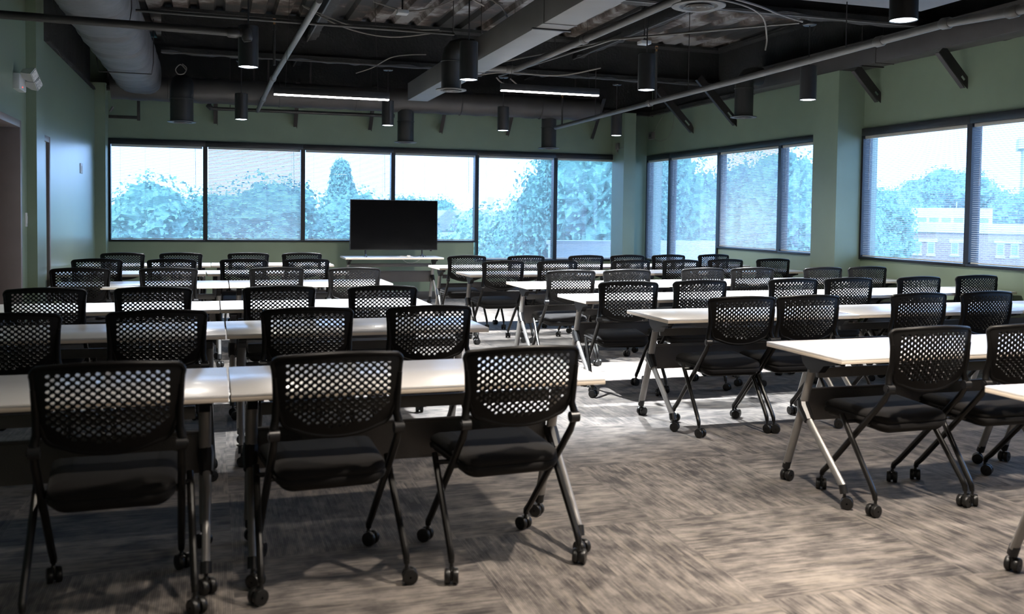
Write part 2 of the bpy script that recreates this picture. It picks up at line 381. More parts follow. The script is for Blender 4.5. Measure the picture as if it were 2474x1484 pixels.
# ------------------------------------------------------------------ chair
def back_plate():
    H=.315
    def hw(s): # half width at height s
        t=s/H;return .203+.034*t**.8
    def P(x,s,off):
        t=s/H;u=x/.237
        y=-.262-.055*t-.02*math.sin(PI*min(t,1))+.05*abs(u)**2.3
        z=.588+s*.985-.012*u*u*t
        nx=-.42*u;n=Vector((nx,-1,-.2)).normalized()
        return Vector((x,y,z))+n*off
    # outline
    out=[]
    def arc(cx,cy,r,a0,a1,n=6):
        for i in range(n+1):
            a=a0+(a1-a0)*i/n;out.append((cx+r*math.cos(a),cy+r*math.sin(a)))
    # bottom U
    for i in range(-8,9):
        x=.15*i/8;out.append((x,.0+.030*(abs(x)/.15)**2.2))
    arc(.148,.085,.055,-PI/2+.5,-.05,6)
    for s in (.13,.18,.23,.27): out.append((hw(s),s))
    arc(hw(.29)-.022,.287,.024,0,PI/2,5)
    for i in range(7,-8,-1):
        x=(hw(.29)-.03)*i/8;out.append((x,.311+.004*(1-(i/8)**2)))
    arc(-hw(.29)+.022,.287,.024,PI/2,PI,5)
    for s in (.27,.23,.18,.13): out.append((-hw(s),s))
    arc(-.148,.085,.055,PI+.05,1.5*PI-.5,6)
    cl=[out[0]]
    for p in out[1:]:
        if (p[0]-cl[-1][0])**2+(p[1]-cl[-1][1])**2>1e-6: cl.append(p)
    out=cl
    holes=[];hp=.0305;vp=.0262;r=.0079
    for j in range(20):
        s=.045+j*vp/2
        if s>.288: break
        for i in range(-9,10):
            x=i*hp+(hp/2 if j%2 else 0)
            lim=min(.172+.03*(s/H),.19) if s>.1 else .172-.5*(.1-s)
            if abs(x)>lim or s<.042+.03*(abs(x)/.15)**2.2: continue
            holes.append((x,s))
    vs=[Vector(p) for p in out];fc=[list(range(len(out)))]
    hl=[]
    for (x,s) in holes:
        o=len(vs)
        for k in range(10):
            a=2*PI*k/10;vs.append(Vector((x+r*math.cos(a),s+r*1.05*math.sin(a))))
        hl.append(list(range(o,o+10)))
    edges=[(i,(i+1)%len(out)) for i in range(len(out))]
    for h in hl: edges+=[(h[k],h[(k+1)%10]) for k in range(10)]
    v2,e2,f2,ov,oe,of=delaunay_2d_cdt(vs,edges,[],0,1e-6)
    def inside(p,poly):
        c=False;n=len(poly)
        for i in range(n):
            a=poly[i];b=poly[i-1]
            if (a[1]>p[1])!=(b[1]>p[1]) and p[0]<(b[0]-a[0])*(p[1]-a[1])/(b[1]-a[1])+a[0]: c=not c
        return c
    tr=[]
    for f in f2:
        c=(v2[f[0]]+v2[f[1]]+v2[f[2]])/3
        if not inside(c,out): continue
        if any((c.x-x)**2+(c.y-s)**2<(r*.9)**2 for x,s in holes): continue
        tr.append(f)
    n=len(v2);th=.005
    mb=MB()
    V=[P(p.x,p.y,th) for p in v2]+[P(p.x,p.y,-th) for p in v2]
    F=[tuple(f) for f in tr]+[tuple(i+n for i in f[::-1]) for f in tr]
    ec={}
    for f in tr:
        for k in range(3):
            e=(f[k],f[(k+1)%3]);ec[tuple(sorted(e))]=ec.get(tuple(sorted(e)),0)+1
    for (a,b),c in ec.items():
        if c==1: F.append((a,b,b+n,a+n))
    mb.add(V,F)
    # thick rolled rim
    rim=[P(x*.985,s*.985+.0025,0) for x,s in out]
    mb.tube(rim,.0095,8,closed=True)
    # flared side wings carrying the hinge arms
    for sg in (-1,1):
        pts=[P(sg*hw(.24)*.99,.24,.004),P(sg*hw(.15)*1.0,.15,.006),P(sg*.222,.08,.006),Vector((sg*.228,-.262,.625))]
        mb.tube(pts,[.010,.013,.015,.016],10)
    return mb.mesh('backrest',M_plast,40)
def rrect(hx,hy,r,n=6):
    o=[]
    for cx,cy,a0 in ((hx-r,hy-r,0),(-hx+r,hy-r,PI/2),(-hx+r,-hy+r,PI),(hx-r,-hy+r,1.5*PI)):
        for i in range(n+1):
            a=a0+PI/2*i/n;o.append((cx+r*math.cos(a),cy+r*math.sin(a)))
    return o
def cushion(layers,hx,hy,cy,warp):
    mb=MB();vs=[];fs=[];n=None
    for (ins,z) in layers:
        o=rrect(hx-ins,hy-ins,max(.06-ins*.5,.02));n=len(o)
        for x,y in o:
            yy=cy+y;vs.append(warp(x,yy,z))
    for i in range(len(layers)-1):
        for k in range(n): fs.append((i*n+k,i*n+(k+1)%n,(i+1)*n+(k+1)%n,(i+1)*n+k))
    fs.append(tuple(range(n))[::-1]);fs.append(tuple((len(layers)-1)*n+k for k in range(n)))
    return mb.add(vs,fs)
def seatwarp(x,y,z):
    t=(y+.2)/.43
    return (x*(.90+.12*t),y,z-.022*(1-t)+.012*math.sin(PI*min(max(t,0),1))-.02*max(0,t-.82)/.18+(.008*(abs(x)/.22)**2))
def caster_mesh(r=.030,top=.092):
    m=MB()
    for sg in (-1,1):
        x=sg*.0155
        m.lathe((0,0,0),[(.004,0),(r*.6,0),(r*.93,.0015),(r,.006),(r,.017),(r*.93,.0215),(r*.6,.023),(.004,.023)],18)
        k=18*8
        vv=m.v[-k:];m.v[-k:]=[(x+(q[2]-.0115),q[0]-.012,q[1]+r) for q in vv]
    m.tube([(0,-.012,r),(0,-.004,r+.016),(0,0,r+.03)],[.009,.012,.011],10)
    m.cyl((0,0,r+.02),(0,0,top),.0075,8)
    m.box(-.004,.004,-.03,.008,r*.5,r+.024,.002)
    return m.mesh('caster',M_caster,40)
ME_back=back_plate();ME_caster=caster_mesh()
def make_chair():
    t=thing('nesting_chair','','chair')
    link('backrest',ME_back,t)
    lay=[(.02,.408),(.004,.412),(0,.424),(.001,.432),(.009,.437),(.003,.443),(.004,.455),(.014,.466),(.035,.473),(.08,.476)]
    cushion(lay,.228,.222,.018,seatwarp).build('seat',M_fabric,t,smooth=60)
    cushion([(.05,.385),(.03,.387),(.018,.398),(.016,.410)],.228,.222,.018,seatwarp).build('seat_pan',M_plast,t,smooth=50)
    for sg in (-1,1):
        MB().cyl((sg*.208,-.266,.606),(sg*.244,-.266,.606),.0215,16).cyl((sg*.244,-.266,.606),(sg*.248,-.266,.606),.013,12).build('hinge',M_cast,t)
        lg=MB().tube([(sg*.226,-.268,.60),(sg*.226,-.235,.55),(sg*.226,-.155,.465),(sg*.226,-.03,.335),(sg*.226,.17,.125),(sg*.226,.205,.095),(sg*.226,.212,.075)],[.012,.0145,.0145,.0145,.0145,.014,.012],10).build('leg',M_tube,t)
        link('caster',ME_caster,lg,(sg*.226,.215,0),R.uniform(0,6))
        lg=MB().tube([(sg*.256,.03,.428),(sg*.257,0,.392),(sg*.267,-.215,.13),(sg*.268,-.235,.10),(sg*.268,-.24,.075)],[.0125,.0135,.0135,.0135,.011],10).build('leg',M_tube,t)
        link('caster',ME_caster,lg,(sg*.268,-.242,0),R.uniform(0,6))
        MB().cyl((sg*.19,.0,.398),(sg*.26,.0,.398),.010,10).build('pivot_bolt',M_cast,t)
        MB().cyl((sg*.19,-.1,.405),(sg*.235,-.1,.405),.010,10).build('pivot_bolt',M_cast,t)
    return t

# ------------------------------------------------------------------ table
LT=1.465;DT=.63
def make_table():
    t=thing('training_table','','table')
    hx=LT/2;hy=DT/2
    top=MB().box(-hx,hx,-hy,hy,.727,.737,.002).build('tabletop',M_top,t)
    MB().box(-hx,hx,-hy,hy,.711,.727,.002).build('edge_band',M_edge,top)
    MB().box(-hx+.12,hx-.12,.02,.05,.585,.635,.004).build('crossbeam',M_beam,t)
    pn=MB().box(-hx+.1,hx-.1,.118,.121,.345,.505).tube([(-hx+.1,.12,.508),(hx-.1,.12,.508)],.009,8).build('modesty_panel',M_panel,t)
    for sg in (-1,1):
        x=sg*(hx-.085)
        MB().prism([(x-.02,-.19,.711),(x-.02,.10,.711),(x-.02,.085,.66),(x-.02,.02,.615),(x-.02,-.05,.625),(x-.02,-.09,.665),(x-.02,-.19,.685)],(.04,0,0)).box(x-.045,x+.045,-.22,.14,.704,.711,.002).build('bracket',M_cast,t)
        lg=MB().tube([(x,.03,.63),(x,.10,.42),(x,.225,.10)],.024,12,flat=.62).build('leg',M_silver,t)
        MB().cyl((x,.222,.11),(x,.235,.072),.021,12).build('foot_cap',M_cast,lg)
        link('caster',ME_caster,lg,(x,.235,0),R.uniform(0,6))
        lg=MB().tube([(x+sg*.006,.075,.405),(x+sg*.006,-.245,.105)],.021,12,flat=.75).build('leg',M_silver,t)
        MB().tube([(x,.105,.455),(x+sg*.003,.09,.425),(x+sg*.006,.035,.365)],[.03,.033,.026],10).build('joint',M_cast,lg)
        MB().cyl((x+sg*.006,-.243,.112),(x+sg*.006,-.258,.072),.021,12).build('foot_cap',M_cast,lg)
        link('caster',ME_caster,lg,(x+sg*.006,-.258,0),R.uniform(0,6))
    return t
TABLE=make_table();used=[False]
def place_table(xc,yn,label,rz=0.,group='white training tables in rows'):
    t=TABLE if not used[0] else copy_tree(TABLE)
    used[0]=True
    t.location=(xc,yn+DT/2,0);t.rotation_euler.z=rz
    tag(t,label,'table',group)
    return t
ORD=['front','second','third','fourth','fifth','back']
def rown(i): return ('nearest','second','third','fourth','fifth','farthest')[i]
near=dict(R1=3.69,R2=5.37,R3=6.69,R4=8.115,R5=9.73,R6=11.04,L1=3.4875,L2=5.21,L3=6.535,L4=8.64,L5=10.25,L6=11.8)
endx=dict(R1=2.82,R2=2.775,R3=2.747,R4=2.74,R5=2.643,R6=2.611,L1=1.524,L2=1.532,L3=1.51,L4=1.6,L5=1.39,L6=1.435)
for i in range(6):
    k='L%d'%(i+1)
    a=endx[k]-LT/2
    place_table(a,near[k],'white training table at the aisle end of the %s left row'%rown(i),rz=.03 if k=='L5' else 0)
    place_table(a-LT-.008,near[k]-.005,'white training table by the left wall in the %s left row'%rown(i))
skew=dict(R1=(0,0.01,.02),R2=(0,.03,.06),R3=(0,.05,.14),R4=(0,.06,.14),R5=(0,.06,.16),R6=(0,.05,.13))
for i in range(6):
    k='R%d'%(i+1);nn=2 if i==0 else 3
    for j in range(nn):
        nm=('at the aisle end','in the middle','by the right windows')[j]
        place_table(endx[k]+LT/2+j*(LT+.004),near[k]+skew[k][j],'white training table %s of the %s right row'%(nm,rown(i)),rz=(0,.012,.03)[j])
place_table(2.945+LT/2,2.33,'white training table cut off at the lower right picture edge')
place_table(2.555,13.62,'white training table holding the television below the back windows')

# ------------------------------------------------------------------ chairs
CH={'L1':[(-.34,3.6),(.41,3.65),(1.11,3.65)],
'L2':[(-.96,5.24),(-.28,5.26),(.47,5.25),(1.11,5.24)],'L3':[(-1.02,6.77),(-.37,6.76),(.42,6.71),(1.12,6.65)],
'L4':[(-1.07,8.93),(-.37,8.9),(.53,8.89),(1.21,8.77)],'L5':[(-1.12,10.5),(-.4,10.42),(.3,10.40),(.93,10.38)],
'L6':[(-1.,11.9),(-.36,11.9),(.41,11.9),(1.02,11.9)],
'R1':[(3.23,3.855),(3.81,3.84)],'R2':[(3.21,5.46),(3.7,5.47),(4.6,5.5),(5.2,5.52)],
'R3':[(3.07,6.80),(3.67,6.84),(4.57,6.91),(5.14,6.93),(5.9,6.98),(6.64,7.08)],
'R4':[(3.12,8.22),(3.7,8.26),(4.56,8.40),(5.15,8.42),(5.94,8.40),(6.55,8.46)],
'R5':[(2.96,9.84),(3.57,9.82),(4.49,9.9),(5.13,9.93),(5.79,10.05),(6.5,10.14)],
'R6':[(2.90,11.1),(3.63,11.06),(4.43,11.1),(5.04,11.18),(5.65,11.22),(6.36,11.33)]}
YAW={'L1':[2,4,4],'R1':[1,-2],'R2':[-2,0,2,3],'R3':[-8,0,1,-1,2,0],'L2':[3,2,0,2]}
CHAIR=make_chair();cu=False
PL=[['by the left wall','second from the left wall','third from the left wall','at the aisle end'],
    ['at the aisle end','second from the aisle','third from the aisle','fourth from the aisle','second from the window end','at the window end']]
for k,L in CH.items():
    side=0 if k[0]=='L' else 1;i=int(k[1])-1
    for j,(x,y) in enumerate(L):
        c=copy_tree(CHAIR) if cu else CHAIR
        cu=True
        c.location=(x,y,0)
        c.rotation_euler.z=math.radians(YAW[k][j] if k in YAW else R.uniform(-3,3))
        for ch in c.children:
            for g in ch.children:
                if g.name.startswith('caster'): g.rotation_euler.z=R.uniform(0,6.28)
        jj=j+1 if (k=='L1') else j
        where=PL[side][jj]
        lab='black perforated-back nesting chair %s, %s %s row'%(where,rown(i),('left','right')[side])
        tag(c,lab,'chair','black nesting chairs at the training tables')

# ------------------------------------------------------------------ television and things on its table
t=thing('television','large black flat screen television on the table below the back windows','television',(2.592,13.95,.737))
MB().box(-.665,.665,-.02,.035,.10,.855,.006).build('case',M_tv,t)
MB().box(-.655,.655,-.0225,-.019,.115,.847).build('screen',M_screen,t)
MB().box(.55,.58,-.018,0,.085,.102,.002).build('receiver',M_tv,t)
for sg in (-1,1):
    MB().tube([(sg*.43,.005,.11),(sg*.43,-.0,.03)],.012,8).tube([(sg*.43,-.12,.006),(sg*.43,0,.035),(sg*.43,.11,.006)],[.007,.011,.007],8).build('foot',M_tv,t)
def cable(name,pts,r,m,label,cat='cable',group=None,sub=6):
    P=[Vector(p) for p in pts];o=[]
    for i in range(len(P)-1):
        p0=P[max(i-1,0)];p1=P[i];p2=P[i+1];p3=P[min(i+2,len(P)-1)]
        for s in range(sub):
            u=s/sub
            o.append(.5*((2*p1)+(p2-p0)*u+(2*p0-5*p1+4*p2-p3)*u*u+(3*p1-p0-3*p2+p3)*u**3))
    o.append(P[-1])
    return tag(MB().tube(o,r,6).build(name,m),label,cat,group)
cable('power_cable',[(2.62,13.84,.742),(2.7,13.88,.742),(2.78,13.8,.75),(2.86,13.87,.742),(2.74,13.9,.745),(2.66,13.83,.75),(2.8,13.86,.742)],.0035,M_white,'white cable coiled under the television')
cable('signal_cable',[(2.7,13.93,.742),(2.82,13.9,.76),(2.92,13.94,.742),(3.02,13.9,.765),(3.08,13.93,.742)],.004,M_cablek,'black cable looped below the right half of the television')
tag(MB().box(2.76,2.81,13.775,13.81,.737,.765,.004).build('power_adapter',M_white),'small white power adapter beside the cables under the television','adapter')
cable('hanging_cord',[(2.72,13.96,.70),(2.78,13.95,.655),(2.86,13.95,.64),(2.94,13.95,.66),(3.0,13.96,.70)],.003,M_white,'thin pale cord drooping beneath the television table')

# ------------------------------------------------------------------ wall devices
t=thing('emergency_light','white two-headed emergency light high on the near left wall','emergency light',(XN,8.63,2.37))
MB().box(-.01,.05,-.14,.14,0,.13,.01).build('housing',M_white,t)
for yy,tz in ((-.05,.14),(.13,.09)):
    h=MB().tube([(.05,yy,tz),(.10,yy-.01,tz-.01),(.15,yy-.03,tz-.015)],[.035,.055,.06],4).build('lamp_head',M_white,t)
    MB().tube([(.146,yy-.028,tz-.0145),(.155,yy-.032,tz-.0155)],[.052,.05],4).build('lens',M_lampl,h)
MB().cyl((.05,-.03,.025),(.053,-.03,.025),.006,8).build('indicator',M_red,t)
def switch(name,label,x,y0,y1,z0,z1):
    t=thing(name,label,'wall switch',(x,(y0+y1)/2,(z0+z1)/2))
    MB().box(-.002,.008,-(y1-y0)/2,(y1-y0)/2,-(z1-z0)/2,(z1-z0)/2,.002).build('plate',M_white,t)
    MB().box(.006,.013,-.017,.017,-.033,.033,.002).build('rocker',M_white,t)
switch('light_switch','white light switch beside the brown door on the near left wall',XN,8.95,9.02,1.24,1.36)
switch('thermostat','white wall control high on the blue-lit recessed left wall',XR,12.93,13.13,1.85,1.98)
t=thing('sensor_box','small grey sensor on the corner column','sensor',(6.546,14.6,2.57))
MB().box(-.04,.003,-.05,.05,-.05,.06,.006).build('body',M_ductg,t);MB().tube([(-.02,0,-.05),(-.02,0,-.09)],.012).tube([(-.02,.05,-.04),(-.01,-.22,-.03)],.004,6).build('stem',M_ductg,t)
t=thing('junction_box','small grey junction box with a wire loop on the right wall corner','junction box',(W,14.62,2.78))
MB().box(-.06,.003,-.07,.07,-.06,.06,.005).build('box_body',M_ductg,t);MB().cyl((-.062,0,0),(-.055,0,0),.03).build('knockout',M_cast,t)
cable('wire_loop',[(W-.05,14.55,2.8),(W-.05,14.2,3.05),(W-.06,13.9,3.25),(W-.06,13.75,3.0),(W-.06,13.9,2.72),(W-.05,14.25,2.66),(W-.05,14.5,2.72)],.003,M_cable,'thin wire looping on the right wall beside the junction box','wire')

# ------------------------------------------------------------------ ceiling: beams, ducts, pipes
def beam(name,label,axis,c,z0,z1,w,a,b):
    t=thing(name,label,'beam',(0,0,0))
    R2=random.Random(int(c*100)+3)
    m=MB()
    N=int((b-a)/.12)
    def ring(s):
        j=lambda q: R2.uniform(-q,q)
        pr=[(-w+j(.012),z0+j(.016)),(w+j(.012),z0+j(.016)),(w*.95,z0+.05),(.03+j(.01),z0+.09+j(.015)),(.03+j(.01),z1-.07),(w,z1-.04),(w,z1),(-w,z1),(-w,z1-.04),(-.03+j(.01),z1-.07),(-.03+j(.01),z0+.09+j(.015)),(-w*.95,z0+.05)]
        return [((s,c+u,v) if axis=='x' else (c+u,s,v)) for u,v in pr]
    vs=[];fs=[];n=12
    for i in range(N+1): vs+=ring(a+(b-a)*i/N)
    for i in range(N):
        for k in range(n): fs.append((i*n+k,i*n+(k+1)%n,(i+1)*n+(k+1)%n,(i+1)*n+k))
    fs.append(tuple(range(n)));fs.append(tuple(N*n+k for k in range(n)))
    m.add(vs,fs);m.build('fireproofed_beam',M_black,t)
    f=MB();q=a
    if axis=='x': f.box(a,b,c-w*.98,c-w*.7,z0-.022,z0-.008)
    else: f.box(c-w*.98,c-w*.7,a,b,z0-.022,z0-.008)
    f.build('flange_edge',M_pipe,t)
beam('ceiling_beam','black fireproofed beam across the ceiling before the back duct','x',12.45,3.36,CZ,.11,-.62,W)
beam('ceiling_beam','black fireproofed beam across the ceiling above the middle rows','x',8.05,3.40,CZ,.11,-.62,W)
beam('ceiling_beam','black fireproofed beam above the camera end of the ceiling','x',3.8,3.40,CZ,.11,-.62,W)
beam('edge_beam','black ragged edge beam along the top of the back wall','x',14.72,3.13,CZ,.1,XL,W)
beam('edge_beam','black ragged edge beam above the recessed left wall','y',-1.72,3.08,CZ,.12,9.44,14.6)
beam('edge_beam','black edge beam above the right window bands','y',7.205,3.13,CZ,.09,-6,14.6)
beam('ceiling_joist','black joist running lengthwise left of the middle duct','y',1.2,3.62,CZ,.06,3.9,14.6)
beam('ceiling_joist','black joist running lengthwise above the right tables','y',4.9,3.62,CZ,.06,3.9,14.6)

# wrapped duct along left wall
t=thing('wrapped_duct','large grey insulation-wrapped duct running along the left wall','duct',(-.965,0,0))
m=MB();R3=random.Random(11);N=150;n=28;vs=[];fs=[]
for i in range(N+1):
    y=2.5+11.55*i/N;sag=.012*math.sin(i*.9)+R3.uniform(-.008,.008)
    band=-.018 if i%13==0 else 0
    for k in range(n):
        a=2*PI*k/n;ca=math.cos(a);sa=math.sin(a)
        q=(abs(ca)**3.2+abs(sa)**3.2)**(-1/3.2)
        r=1+.05*(math.sin(3*a+i*.35)*math.sin(i*.21))*.5
        endr=1 if i<N-6 else 1-.12*((i-N+6)/6)**2
        vs.append((q*ca*(.285+band+sag*.4)*r*endr,y,3.25+q*sa*(.27+band+sag*.4)*r*endr+R3.uniform(-.003,.003)))
for i in range(N):
    for k in range(n): fs.append((i*n+k,i*n+(k+1)%n,(i+1)*n+(k+1)%n,(i+1)*n+k))
fs.append(tuple(range(n)));fs.append(tuple(N*n+k for k in range(n)))
m.add(vs,fs).build('wrap',M_wrap,t,smooth=60)
for y in (5.2,8.6,11.6):
    MB().tube([(-.3,y,3.6),(-.3,y,3.1),(-.28,y,2.965),(.28,y,2.965),(.3,y,3.1),(.3,y,3.6)],.006,6).build('strap',M_brace,t)
# dark round duct along the back
t=thing('round_duct','dark round duct running along the top of the back wall','duct',(0,13.98,3.09))
m=MB();pts=[];rs=[]
for i in range(80):
    x=-1.35+7.22*i/79;pts.append((x,0,.006*math.sin(i*1.3)));rs.append(.175*(1+.015*math.sin(i*2.1)))
m.tube(pts,rs,22);m.build('duct_skin',M_ductd,t,smooth=60)
for x in (-.6,.9,2.0,3.6,4.9): MB().tube([(x,-.178*math.sin(a),-.178*math.cos(a)) for a in [2*PI*k/20 for k in range(20)]],.007,6,closed=True).build('duct_band',M_ductd,t)
for x in (.55,.75,1.35,3.1,4.4,5.5): MB().box(x-.012,x+.012,-.005,.005,.16,.8).build('hanger',M_brace,t)
# rectangular middle duct
def rect_duct(name,label,x0,x1,y0,y1,z0,z1,m,seams):
    t=thing(name,label,'duct',((x0+x1)/2,y0,z0))
    hx=(x1-x0)/2
    MB().box(-hx,hx,0,y1-y0,0,z1-z0,.004).build('duct_body',m,t)
    for s in seams:
        MB().box(-hx-.006,hx+.006,s-y0-.008,s-y0+.008,-.006,z1-z0+.006).build('seam_flange',m,t)
    for s in seams:
        MB().cyl((-hx-.02,s-y0+.2,z1-z0),(-hx-.02,s-y0+.2,CZ-z0),.005,6).cyl((hx+.02,s-y0+.2,z1-z0),(hx+.02,s-y0+.2,CZ-z0),.005,6).box(-hx-.03,hx+.03,s-y0+.185,s-y0+.215,-.012,0).build('hanger_strap',M_brace,t)
rect_duct('rectangular_duct','pale grey rectangular duct running lengthwise down the middle of the ceiling',2.462,2.735,1.5,12.35,2.9,3.13,M_ductg,(5.4,6.95,9.6))
rect_duct('rectangular_duct','dark rectangular duct running along the top of the right wall',6.862,7.10,1.5,11.27,3.1,3.375,M_ductd,(5.2,8.55))
rect_duct('ceiling_plenum','wide grey flat duct panel at the upper right of the picture',4.0,5.574,3.6,6.4,3.12,3.3,M_ductg,())
tag(MB().box(4.88,4.94,4.6,5.8,3.06,3.12,.004).build('track_rail',M_pend),'short black rail under the wide grey duct panel','rail')

def stub(x,y,zb,zt,r,fr,label,to):
    t=thing('round_diffuser',label,'air diffuser',(x,y,zb),group='round ceiling diffusers on black stub ducts')
    h=zt-zb
    pts=[(0,0,.02),(0,0,h-r)]
    if to:
        dx,dy=to
        for a in (25,55,90):
            q=math.radians(a);pts.append((dx*r*1.0*(1-math.cos(q)),dy*r*(1-math.cos(q)),h-r+r*math.sin(q)))
        pts.append((dx*(r+.12),dy*(r+.12),h))
    else: pts.append((0,0,h))
    b=MB().tube(pts,r,24).build('stub_duct',M_stub,t,smooth=50)
    MB().tube([(r*1.03*math.cos(a),r*1.03*math.sin(a),h-r*1.4) for a in [2*PI*k/24 for k in range(24)]],.006,6,closed=True).build('duct_seam',M_stub,b)
    MB().lathe((0,0,0),[(fr,.012),(fr,.004),(fr*.93,0),(fr*.72,.004),(fr*.66,.02),(r*.95,.024),(fr*.9,.016),(fr,.012)],32).build('ring',M_ring,t)
    for k,q in enumerate((.58,.43,.28)):
        MB().lathe((0,0,0),[(fr*q,-.002),(fr*(q-.09),.010),(fr*(q-.11),.008),(fr*(q-.02),-.006),(fr*q,-.002)],28).build('cone',M_ring,t)
    MB().lathe((0,0,0),[(.001,-.004),(fr*.1,.002),(fr*.1,.012),(.001,.012)],12).build('core',M_ring,t)
stub(-.40,13.05,2.55,3.06,.145,.182,'black stub duct with round diffuser at the left end of the back wall',(0,1))
stub(2.76,13.98,2.46,2.95,.122,.17,'black stub duct with round diffuser above the television windows',None)
stub(5.08,14.03,2.45,2.95,.118,.168,'black stub duct with round diffuser left of the corner column',None)
stub(2.21,8.93,2.6,3.02,.098,.150,'black stub duct with round diffuser beside the middle duct',(1,0))
stub(6.5,10.6,2.68,3.22,.118,.168,'black stub duct with round diffuser near the right wall duct',(1,0))
stub(3.02,5.50,2.77,3.05,.115,.175,'large round ringed diffuser seen from below at the top of the picture',(-1,0))

def pipe(name,label,pts,r,m,coup=(),caps=True,hang=()):
    t=thing(name,label,'pipe',(0,0,0))
    MB().tube(pts,r,14).build('pipe_run',m,t)
    for c in coup:
        i,f=int(c),c-int(c)
        p=Vector(pts[i]).lerp(Vector(pts[min(i+1,len(pts)-1)]),f);d=(Vector(pts[min(i+1,len(pts)-1)])-Vector(pts[min(i,len(pts)-2)])).normalized()
        MB().tube([p-d*.045,p-d*.03,p+d*.03,p+d*.045],[r*1.1,r*1.35,r*1.35,r*1.1],14).build('coupling',m,t)
    for c in hang:
        i,f=int(c),c-int(c)
        p=Vector(pts[i]).lerp(Vector(pts[i+1]),f)
        MB().cyl(p+Vector((0,0,r)),(p.x,p.y,CZ),.005,6).build('hanger_rod',M_brace,t)
    return t
pipe('sprinkler_pipe','long grey sprinkler pipe sloping across the right side of the ceiling',[(4.96,13.4,2.725),(4.86,8.0,2.735),(4.74,5.2,2.735),(4.70,4.6,2.69),(4.7,2.5,2.69)],.03,M_pipe,(0.62,1.75,2.,3.),hang=(.3,.8,1.6))
pipe('sprinkler_pipe','black pipe crossing high in front of the wrapped duct at upper left',[(XN,7.32,2.745),(.19,7.38,2.74),(.235,7.38,2.73),(.245,7.38,2.68)],.03,M_pipek,(0.97,2.0))
pipe('sprinkler_pipe','pale grey pipe sloping steeply down toward the back wall left of center',[(.84,8.0,3.17),(.70,12.,3.045),(.616,14.4,2.885)],.03,M_pipeg,(1.0,1.6))
pipe('sprinkler_pipe','black pipe stepping along the back wall under the duct',[(.55,14.35,3.03),(-.03,14.35,3.03),(-.06,14.35,3.0),(-.06,14.35,2.91),(-.03,14.35,2.885),(2.55,14.35,2.895),(2.62,14.35,2.895)],.026,M_pipek,(1.,3.,5.9),hang=(4.1,4.9))
pipe('conduit','thin conduit crossing the ceiling over the middle duct',[(-.9,9.15,3.2),(2.3,9.18,3.2)],.014,M_pipek)
pipe('sprinkler_pipe','grey elbowed pipe right of the middle duct',[(2.8,10.9,3.16),(3.4,10.9,3.16),(3.46,10.88,3.16),(3.50,10.82,3.16),(3.62,4.6,3.16)],.036,M_pipe,(1.5,3.33),hang=(3.2,3.6))
pipe('conduit','straight grey conduit between the middle duct and the long sprinkler pipe',[(2.9,7.6,3.3),(3.3,5.2,3.3),(3.4,4.,3.3)],.022,M_pipe)
pipe('conduit','thin conduit rising to the upper right pendant mount',[(3.58,11.85,3.22),(3.95,9.,3.23),(5.2,7.55,3.22)],.012,M_pipe)
pipe('conduit','thin conduit from the square ceiling box toward the back',[(2.75,11.7,3.25),(3.2,11.2,3.24),(4.0,9.3,3.27)],.011,M_pipe)
pipe('conduit','short grey pipe stub at the top edge of the picture',[(.93,6.3,3.0),(.95,5.2,3.0)],.03,M_pipeg)
# sprinkler heads on risers
for (x,y,z0,z1,lab) in ((.63,10.6,3.0,3.5,'brass upright sprinkler on a riser left of the sloping grey pipe'),(4.9,9.9,2.74,3.37,'brass upright sprinkler on a riser above the right sprinkler pipe'),(4.95,13.1,2.73,3.2,'brass upright sprinkler at the far end of the right sprinkler pipe')):
    t=thing('fire_sprinkler',lab,'sprinkler',(x,y,z0))
    MB().cyl((0,0,0),(0,0,z1-z0-.09),.014,10).cyl((0,0,z1-z0-.12),(0,0,z1-z0-.06),.02,10).build('riser',M_pipek,t)
    MB().cyl((0,0,z1-z0-.06),(0,0,z1-z0-.03),.012,10).tube([(-.015,0,z1-z0-.03),(-.018,0,z1-z0-.01),(0,0,z1-z0)],.003,6).tube([(.015,0,z1-z0-.03),(.018,0,z1-z0-.01),(0,0,z1-z0)],.003,6).cyl((0,0,z1-z0),(0,0,z1-z0+.004),.018,10).build('nozzle',M_brass,t)
# wall knee braces
def brace(p,d,rise,run,label):
    # p is the foot on the wall; d direction into the room
    t=thing('knee_brace',label,'brace',p,group='black knee braces at the wall tops')
    d=Vector(d);sd=Vector((d.y,-d.x,0));up=Vector((0,0,1))
    L_=math.hypot(run,rise);ax=(d*run+up*rise)/L_;nr=(up*run-d*rise)/L_     # axis and the edge direction in the vertical plane
    w=.05;th=sd*.008
    def P(u,v): return ax*(L_*u)+nr*(w*v)
    def plate(m,q): m.prism([p_-th*.5 for p_ in q],th)
    m=MB()
    foot=[P(-.03,-1)-d*P(-.03,-1).dot(d),P(.12,-1),P(.12,1),P(0,1)-d*P(0,1).dot(d)]
    plate(m,foot)
    for u0,u1,v0,v1 in ((.12,.24,-1,-.28),(.12,.24,.28,1),(.24,1,-1,1)): plate(m,[P(u0,v0),P(u1,v0),P(u1,v1),P(u0,v1)])
    m.build('web_plate',M_brace,t)
    m=MB();q=[P(.0,-1),P(1,-1),P(1,-1)+sd*.055,P(.0,-1)+sd*.055];m.prism([p_-nr*.004 for p_ in q],nr*.008);m.build('flange',M_brace,t)
for y,l in ((13.2,'first black knee brace right of the corner column'),(11.92,'second black knee brace right of the corner column'),(8.86,'black knee brace just right of the middle column'),(7.58,'black knee brace near the right picture edge')):
    brace((W,y,2.76),(-1,0,0),.33 if y<9 else .62,.33 if y<9 else .62,l+', high on the right wall')
